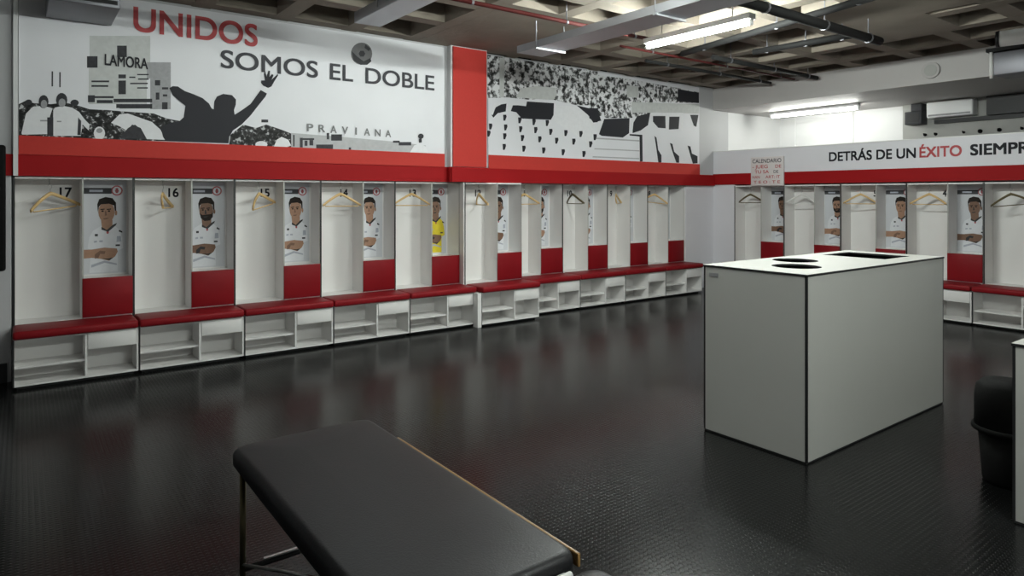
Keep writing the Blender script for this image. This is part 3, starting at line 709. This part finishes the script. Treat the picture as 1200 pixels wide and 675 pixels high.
# ---------------------------------------------------------------- player photos
PMATS = ['poster_paper', 'strip_dark', 'crest_red', 'kit_white', 'hair', 'skin', 'skin_dark', 'kit_white', 'kit_shade', 'yellow_kit', 'edge_black']
def ell(cx, cz, rx, rz_, n=18, a0=0, a1=2 * pi):
    return [(cx + rx * cos(a0 + (a1 - a0) * k / n), cz + rz_ * sin(a0 + (a1 - a0) * k / n)) for k in range(n)]
def poster(label, loc, rz, kit=7, dark=False, beard=False, dx=0.0, long_hair=False, group=None):
    pw, ph = 0.352, 0.858
    t = MB()
    t.box(0, -0.003, 0, pw, 0, ph, 0)
    def P(pts, layer, mi):
        q = []
        for u, v in pts:
            uu = min(1.0, max(0.0, u))
            q.append((uu * pw, (1 - v) * ph))
        t.flat(q, -0.0034 - 0.0005 * layer, mi)
    sk = 6 if dark else 5
    sh = lambda pts: [(u + dx, v) for u, v in pts]
    P([(0, .075), (.66, .075), (.66, .138), (0, .138)], 0, 1)
    P([(.16, .094), (.46, .094), (.46, .118), (.16, .118)], 1, 8)
    P(ell(.78, .102, .135, .056), 0, 2); P(ell(.78, .102, .10, .041), 1, 3)
    P(ell(.78, .105, .045, .026, 6), 2, 2); P([(.75, .075), (.81, .075), (.80, .13), (.76, .13)], 3, 2)
    # shirt and body
    P(sh([(.16, .985), (.20, .74), (.12, .72), (.16, .60), (.24, .535), (.42, .485), (.52, .50), (.70, .475), (.84, .53), (.90, .62), (.93, .735), (.80, .755), (.80, .985)]), 0, kit)
    P(sh([(.78, .60), (.87, .60), (.88, .66), (.77, .665)]), 1, 8 if kit == 7 else 9)
    P(sh([(.75, .69), (.85, .69), (.85, .71), (.75, .71)]), 1, 1)
    P(sh([(.83, .53), (.91, .55), (.90, .565), (.82, .55)]), 1, 10)
    P(sh([(.28, .57), (.35, .57), (.35, .595), (.28, .595)]), 1, 1)
    P(sh([(.26, .645), (.33, .64), (.33, .66), (.26, .665)]), 1, 8); P(sh([(.38, .64), (.46, .64), (.46, .66), (.38, .66)]), 1, 8)
    P(sh([(.20, .90), (.50, .86), (.78, .90), (.78, .915), (.5, .885), (.2, .93)]), 1, 8)
    P(sh(ell(.57, .555, .03, .018, 10)), 1, 2)
    # neck, collar
    P(sh([(.42, .42), (.68, .42), (.68, .485), (.55, .535), (.44, .50)]), 2, sk)
    P(sh([(.43, .495), (.55, .53), (.69, .475), (.78, .455), (.76, .48), (.58, .55), (.43, .525)]), 3, 10)
    # crossed arms
    P([(0, .735)] + sh([(.22, .735), (.50, .72), (.78, .735), (.80, .77), (.74, .82), (.60, .865), (.42, .84), (.22, .825)]) + [(0, .83)], 2, sk)
    P(sh([(.28, .79), (.40, .75), (.52, .76), (.50, .79), (.40, .785), (.36, .83), (.28, .835)]), 3, 6 if sk == 5 else 10)
    P(sh([(.42, .835), (.62, .86), (.70, .83), (.58, .84)]), 3, 10)
    # head
    P(sh(ell(.545, .335, .185, .115)), 3, sk)
    P(sh(ell(.76, .345, .03, .03, 8)), 3, sk)
    hair = [(.35, .335), (.335, .25), (.38, .195), (.52, .172), (.68, .185), (.76, .235), (.765, .315), (.735, .33), (.715, .265), (.60, .245), (.42, .252), (.375, .275)]
    P(sh(hair), 4, 4)
    if beard:
        P(sh([(.37, .36), (.44, .385), (.55, .38), (.68, .375), (.725, .34), (.72, .41), (.64, .45), (.50, .455), (.40, .42)]), 4, 4)
    for ex in (.455, .60):
        P(sh([(ex - .05, .302), (ex + .045, .298), (ex + .045, .309), (ex - .05, .313)]), 5, 4)
        P(sh(ell(ex, .325, .03, .009, 8)), 5, 4)
    P(sh([(.51, .325), (.535, .325), (.555, .372), (.505, .375)]), 5, 6 if sk == 5 else 10)
    P(sh([(.46, .402), (.60, .398), (.55, .415), (.49, .415)]), 5, 6 if sk == 5 else 10)
    o = t.build('player_poster', PMATS)
    tag(o, label, 'poster', group)
    o.location = loc; o.rotation_euler = (0, 0, rz)
    return o
variants = [dict(), dict(dark=True, beard=True, dx=-.05), dict(dark=False, dx=.02), dict(dx=-.02), dict(kit=9, dark=True), dict(dark=True), dict(beard=True), dict(dx=.03), dict(dark=True, dx=-.03), dict(),
            dict(dark=True), dict(beard=True), dict(dx=.02), dict(dark=True), dict()]
plabel = {0: 'photo of a short-haired player in white with folded arms, in the locker numbered 17',
          1: 'photo of a bearded player in white with folded arms, in the locker numbered 16',
          2: 'photo of a smiling player in white, in the locker numbered 15',
          3: 'photo of a player in white, fourth locker from the left on the left wall',
          4: 'photo of a player in a yellow shirt, in the locker left of the red pillar'}
for i, (loc, rz, num, wall, k) in enumerate(bays):
    q = Matrix.Rotation(rz, 3, 'Z') @ Vector((WD + 0.010, OFF + 0.30 - 0.0125, 0.826))
    poster(plabel.get(i, 'player photo in the %s locker from the left on the %s wall' % (ORD[k], wall)), Vector(loc) + q, rz, group='player photos in the lockers', **variants[i])

# ---------------------------------------------------------------- hangers
def build_hanger(wood):
    t = thing('coat_hanger', '', 'hanger')
    m = MB()
    n = 14
    pts = []; rad = []
    for k in range(n + 1):
        s = k / n * 2 - 1
        pts.append((0.215 * s, -0.045 * s * s * (1 if abs(s) > 0.02 else 0), -0.078 - 0.125 * abs(s) ** 1.2))
        rad.append(0.011 + 0.005 * abs(s))
    i0 = len(m.v)
    # flat curved wooden arms
    for k, (p, r) in enumerate(zip(pts, rad)):
        hh = 0.032 - 0.008 * abs(k / n * 2 - 1)
        x, y, z = p
        m.v += [(x, y - r * 0.6, z - hh / 2), (x, y + r * 0.6, z - hh / 2), (x, y + r * 0.6, z + hh / 2), (x, y - r * 0.6, z + hh / 2)]
    for k in range(n):
        for j in range(4):
            j2 = (j + 1) % 4
            a = i0 + 4 * k
            m.f.append((a + j, a + 4 + j, a + 4 + j2, a + j2)); m.mi.append(0); m.sm.append(True)
    m.f.append((i0 + 3, i0 + 2, i0 + 1, i0)); m.mi.append(0); m.sm.append(False)
    e = i0 + 4 * n
    m.f.append((e, e + 1, e + 2, e + 3)); m.mi.append(0); m.sm.append(False)
    m.build('shoulder_bar', wood, t)
    m = MB(); m.tube([(-0.195, -0.038, -0.190), (-0.185, -0.036, -0.212), (0.185, -0.036, -0.212), (0.195, -0.038, -0.190)], 0.006, 8)
    m.build('trouser_bar', wood, t)
    m = MB()
    pp = [(0, 0, -0.075), (0, 0, -0.035)]
    for k in range(9):
        a = -pi / 2 + pi * 1.35 * k / 8
        pp.append((0.019 * cos(a) , 0, -0.018 + 0.019 * sin(a)))
    m.tube(pp, 0.0026, 6)
    m.build('hook', 'steel', t)
    return t
hw = build_hanger('wood_light')
hp = build_hanger('plastic_white')
hd = build_hanger('wood_dark')
used = set()
#        bay, turn (deg), style, label
hang = [(0, 33, hw, 'pale wooden coat hanger turned towards the room, in the locker numbered 17'),
        (1, 70, hw, 'wooden coat hanger seen nearly end on, in the locker numbered 16'),
        (2, 44, hw, 'wooden coat hanger with one arm swung forward, in the locker numbered 15'),
        (3, 0, hw, 'wooden coat hanger hanging square to the wall, fourth locker on the left wall'),
        (4, -28, hw, 'wooden coat hanger in the locker left of the red pillar'),
        (5, 75, hw, 'coat hanger seen end on, in the locker under the red pillar'),
        (6, -5, hw, 'wooden coat hanger in the seventh locker from the left on the left wall'),
        (7, 82, hd, 'dark coat hanger seen end on, in the eighth locker on the left wall'),
        (8, 35, hw, 'wooden coat hanger in the second to last locker of the left wall'),
        (9, -25, hw, 'wooden coat hanger in the last locker at the right end of the left wall'),
        (10, 60, hd, 'dark wooden coat hanger in the first locker of the right wall below the notice'),
        (11, 5, hp, 'white plastic coat hanger in the second locker of the right wall'),
        (12, 15, hw, 'wooden coat hanger in the third locker of the right wall'),
        (13, 0, hw, 'wooden coat hanger in the fourth locker of the right wall above the grey island'),
        (14, 20, hd, 'dark brown coat hanger in the locker at the right edge of the right wall')]
TILT = {0: -7, 2: -9, 9: 6, 14: -6}
for bay, deg, proto, label in hang:
    loc, rz = bays[bay][0], bays[bay][1]
    q = Vector(loc) + Matrix.Rotation(rz, 3, 'Z') @ Vector((0.255, HOOKY, HOOKZ))
    if proto.name not in used:
        used.add(proto.name)
        proto.location = q; proto.rotation_euler = (0, 0, rz + radians(deg)); proto['label'] = label; proto['group'] = 'coat hangers in the lockers'
        made = proto
    else:
        made = dup(proto, q, rz + radians(deg), label, 'coat hangers in the lockers')
    made.rotation_euler.y = radians(TILT.get(bay, 0))

# ---------------------------------------------------------------- grey island with waste openings
def holed_top(name, x0, y0, x1, y1, z, th, holes, parent, mats):
    cu = bpy.data.curves.new(name, 'CURVE'); cu.dimensions = '2D'; cu.fill_mode = 'BOTH'; cu.extrude = th / 2
    for pts in [[(x0, y0), (x1, y0), (x1, y1), (x0, y1)]] + holes:
        sp = cu.splines.new('POLY'); sp.points.add(len(pts) - 1); sp.use_cyclic_u = True
        for p, q in zip(sp.points, pts):
            p.co = (q[0], q[1], 0, 1)
    ob = bpy.data.objects.new(name, cu); COL.objects.link(ob)
    dg = bpy.context.evaluated_depsgraph_get(); dg.update()
    me = bpy.data.meshes.new_from_object(ob.evaluated_get(dg))
    bpy.data.objects.remove(ob); bpy.data.curves.remove(cu)
    me.materials.clear()
    for mm in mats:
        me.materials.append(M[mm])
    for v in me.vertices:
        v.co.z += z - th / 2
    for p in me.polygons:
        p.material_index = 0 if abs(p.normal.z) > 0.7 else 1
        p.use_smooth = False
    me.name = name
    o = bpy.data.objects.new(name, me); COL.objects.link(o); o.parent = parent
    return o
def island(label, x, y, lx, ly, h, holes, bins):
    t = thing('island_unit', label, 'island', (x, y, 0))
    th = 0.013
    holed_top('worktop', -0.004, -0.004, lx + 0.004, ly + 0.004, h, th, holes, t, ['panel_grey', 'edge_black'])
    z0, z1 = 0.012, h - th - 0.001
    def pan(x0, y0, x1, y1):
        m = MB(); m.box(x0, y0, z0, x1, y1, z1); m.build('side_panel', 'panel_grey', t)
    pan(0.013, 0, lx - 0.013, 0.013); pan(0.013, ly - 0.013, lx - 0.013, ly); pan(0, 0.013, 0.013, ly - 0.013); pan(lx - 0.013, 0.013, lx, ly - 0.013)
    for a in (0, lx - 0.013):
        for b in (0, ly - 0.013):
            m = MB(); m.box(a, b, z0, a + 0.0128, b + 0.0128, z1)
            m.build('corner_edging', 'edge_black', t)
    m = MB(); m.box(0.004, 0.004, 0, lx - 0.004, ly - 0.004, z0); m.build('plinth', 'edge_black', t)
    for bx0, by0, bx1, by1 in bins:
        m = MB(); m.box(bx0, by0, h - 0.5, bx1, by1, h - 0.49)
        m.box(bx0, by0, h - 0.49, bx0 + 0.005, by1, z1); m.box(bx1 - 0.005, by0, h - 0.49, bx1, by1, z1)
        m.box(bx0, by0, h - 0.49, bx1, by0 + 0.005, z1); m.box(bx0, by1 - 0.005, h - 0.49, bx1, by1, z1)
        m.build('inner_bin', 'black_plastic', t)
    return t
IX, IY = 3.628, 2.038
circ = lambda cx, cy, r: [(cx - IX + r * cos(2 * pi * k / 40), cy - IY + r * sin(2 * pi * k / 40)) for k in range(40)][::-1]
rect = [(4.955 - IX, 2.20 - IY), (4.955 - IX, 2.66 - IY), (5.36 - IX, 2.66 - IY), (5.36 - IX, 2.20 - IY)]
isl = island('large grey island with two round holes and a square opening in its top', IX, IY, 1.90, 0.715, 1.094,
             [circ(4.375, 2.545, 0.150), circ(4.01, 2.325, 0.150), rect], [(0.15, 0.06, 1.0, 0.69), (1.25, 0.10, 1.82, 0.69)])
m = MB(); m.box(-0.003, 0.60, 1.02, 0.0, 0.67, 1.045); m.build('panel_lock', 'mg', isl)
isl2 = island('lower grey island cut by the right edge of the picture', 3.774, 0.30, 1.6, 0.80, 0.85, [], [])

# black waste bin behind the second island
t = thing('waste_bin', 'black waste bin with a domed lid standing in shadow beside the lower grey island', 'bin', (4.27, 1.275, 0))
m = MB(); m.lathe([(0.10, 0), (0.105, 0.02), (0.125, 0.285)], 28); m.build('bin_body', 'black_plastic', t)
m = MB(); m.lathe([(0.152, 0.280), (0.156, 0.292), (0.153, 0.304), (0.145, 0.305)], 28); m.build('rim', 'black_plastic', t)
m = MB(); m.lathe([(0.142, 0.305), (0.141, 0.46), (0.132, 0.52), (0.10, 0.55), (0.04, 0.56)], 28); m.build('lid', 'black_plastic', t)
m = MB(); m.box(-0.05, -0.146, 0.36, 0.05, -0.136, 0.44); m.build('swing_flap', 'edge_black', t, bevel=0.004)

# ---------------------------------------------------------------- massage couch
t = thing('massage_couch', 'black padded massage couch with a metal frame in the foreground', 'couch', (0.64, 2.66, 0))
PX = 0.565
def pad(x0, y0, x1, y1, z0, z1, bev):
    """padded slab with rounded plan corners and soft upper edges"""
    m = MB()
    R_ = 0.045
    ring = []
    for cx, cy, a0 in ((x1 - R_, y1 - R_, 0), (x0 + R_, y1 - R_, pi / 2), (x0 + R_, y0 + R_, pi), (x1 - R_, y0 + R_, 1.5 * pi)):
        for k in range(7):
            a = a0 + pi / 2 * k / 6
            ring.append((cx + R_ * cos(a), cy + R_ * sin(a)))
    cx, cy = (x0 + x1) / 2, (y0 + y1) / 2
    hx, hy = (x1 - x0) / 2, (y1 - y0) / 2
    n = len(ring)
    prof = [(0.0, z0)]
    for k in range(7):
        a = pi / 2 * k / 6
        prof.append((bev * (1 - cos(a)), z1 - bev + bev * sin(a)))
    prof += [(0.09, z1 + 0.004), (0.2, z1 + 0.007)]
    i0 = len(m.v)
    for ins, z in prof:
        for x, y in ring:
            m.v.append((cx + (x - cx) * (hx - ins) / hx, cy + (y - cy) * (hy - ins) / hy, z))
    for j in range(len(prof) - 1):
        for k in range(n):
            k2 = (k + 1) % n
            m.f.append((i0 + j * n + k, i0 + j * n + k2, i0 + (j + 1) * n + k2, i0 + (j + 1) * n + k)); m.mi.append(0); m.sm.append(True)
    m.f.append(tuple(i0 + k for k in range(n))[::-1]); m.mi.append(0); m.sm.append(False)
    m.f.append(tuple(i0 + (len(prof) - 1) * n + k for k in range(n))); m.mi.append(0); m.sm.append(True)
    return m
pad(0, -1.345, PX, 0, 0.535, 0.598, 0.028).build('main_pad', 'black_vinyl', t)
pad(0, -1.98, PX, -1.408, 0.535, 0.598, 0.028).build('head_pad', 'black_vinyl', t)
for (a, b) in ((-1.335, -0.26),):
    m = MB(); m.box(PX + 0.002, a, 0.545, PX + 0.012, b, 0.582); m.build('side_rail', 'wood_rail', t, bevel=0.003)
m = MB()
m.box(0.03, -1.95, 0.50, 0.06, -0.04, 0.535); m.box(PX - 0.06, -1.95, 0.50, PX - 0.03, -0.04, 0.535)
for yy in (-0.06, -0.7, -1.36, -1.93):
    m.box(0.06, yy - 0.012, 0.502, PX - 0.06, yy + 0.012, 0.533)
m.build('frame', 'edge_black', t)
for lx in (0.032, PX - 0.032):
    for ly in (-0.055, -1.90):
        m = MB(); m.cyl((lx, ly, 0.012), (lx, ly, 0.505), 0.0115, 12)
        lg = m.build('leg', 'brass_dark', t)
        m = MB(); m.cyl((lx, ly, 0), (lx, ly, 0.03), 0.016, 12); m.build('foot_cap', 'black_plastic', lg)
for ly in (-0.055, -1.90):
    m = MB(); m.cyl((0.032, ly, 0.14), (PX - 0.032, ly, 0.14), 0.011, 10); m.build('crossbar', 'edge_black', t)
m = MB(); m.box(0.11, -0.062, 0.152, 0.26, -0.048, 0.158); m.build('strap_plate', 'steel', t)
for sx, ex in ((0.032, 0.06), (PX - 0.032, PX - 0.06)):
    m = MB(); m.tube([(sx, -0.06, 0.16), ((sx + ex) / 2, -0.5, 0.33), (ex, -0.95, 0.50)], 0.006, 6); m.build('brace_bar', 'steel', t)
for hx in (0.12, 0.465):
    m = MB(); m.box(hx - 0.04, -1.404, 0.552, hx + 0.04, -1.349, 0.560)
    m.cyl((hx - 0.04, -1.376, 0.566), (hx + 0.04, -1.376, 0.566), 0.010, 10)
    m.build('hinge', 'plastic_white', t)

# ---------------------------------------------------------------- screen at the far left
t = thing('wall_screen', 'black wall screen at the left edge beside the first locker', 'screen', (-1.0, 6.884, 0.93))
m = MB(); m.box(-0.9, -0.075, 0, 0.902, -0.03, 1.035); m.build('casing', 'black_plastic', t, bevel=0.025, seg=4)
m = MB(); m.box(-0.86, -0.078, 0.05, 0.86, -0.075, 0.985); m.build('display', 'screen_glass', t)
m = MB(); m.box(-0.2, -0.03, 0.35, 0.2, 0.0, 0.65); m.build('wall_bracket', 'zinc_dark', t)
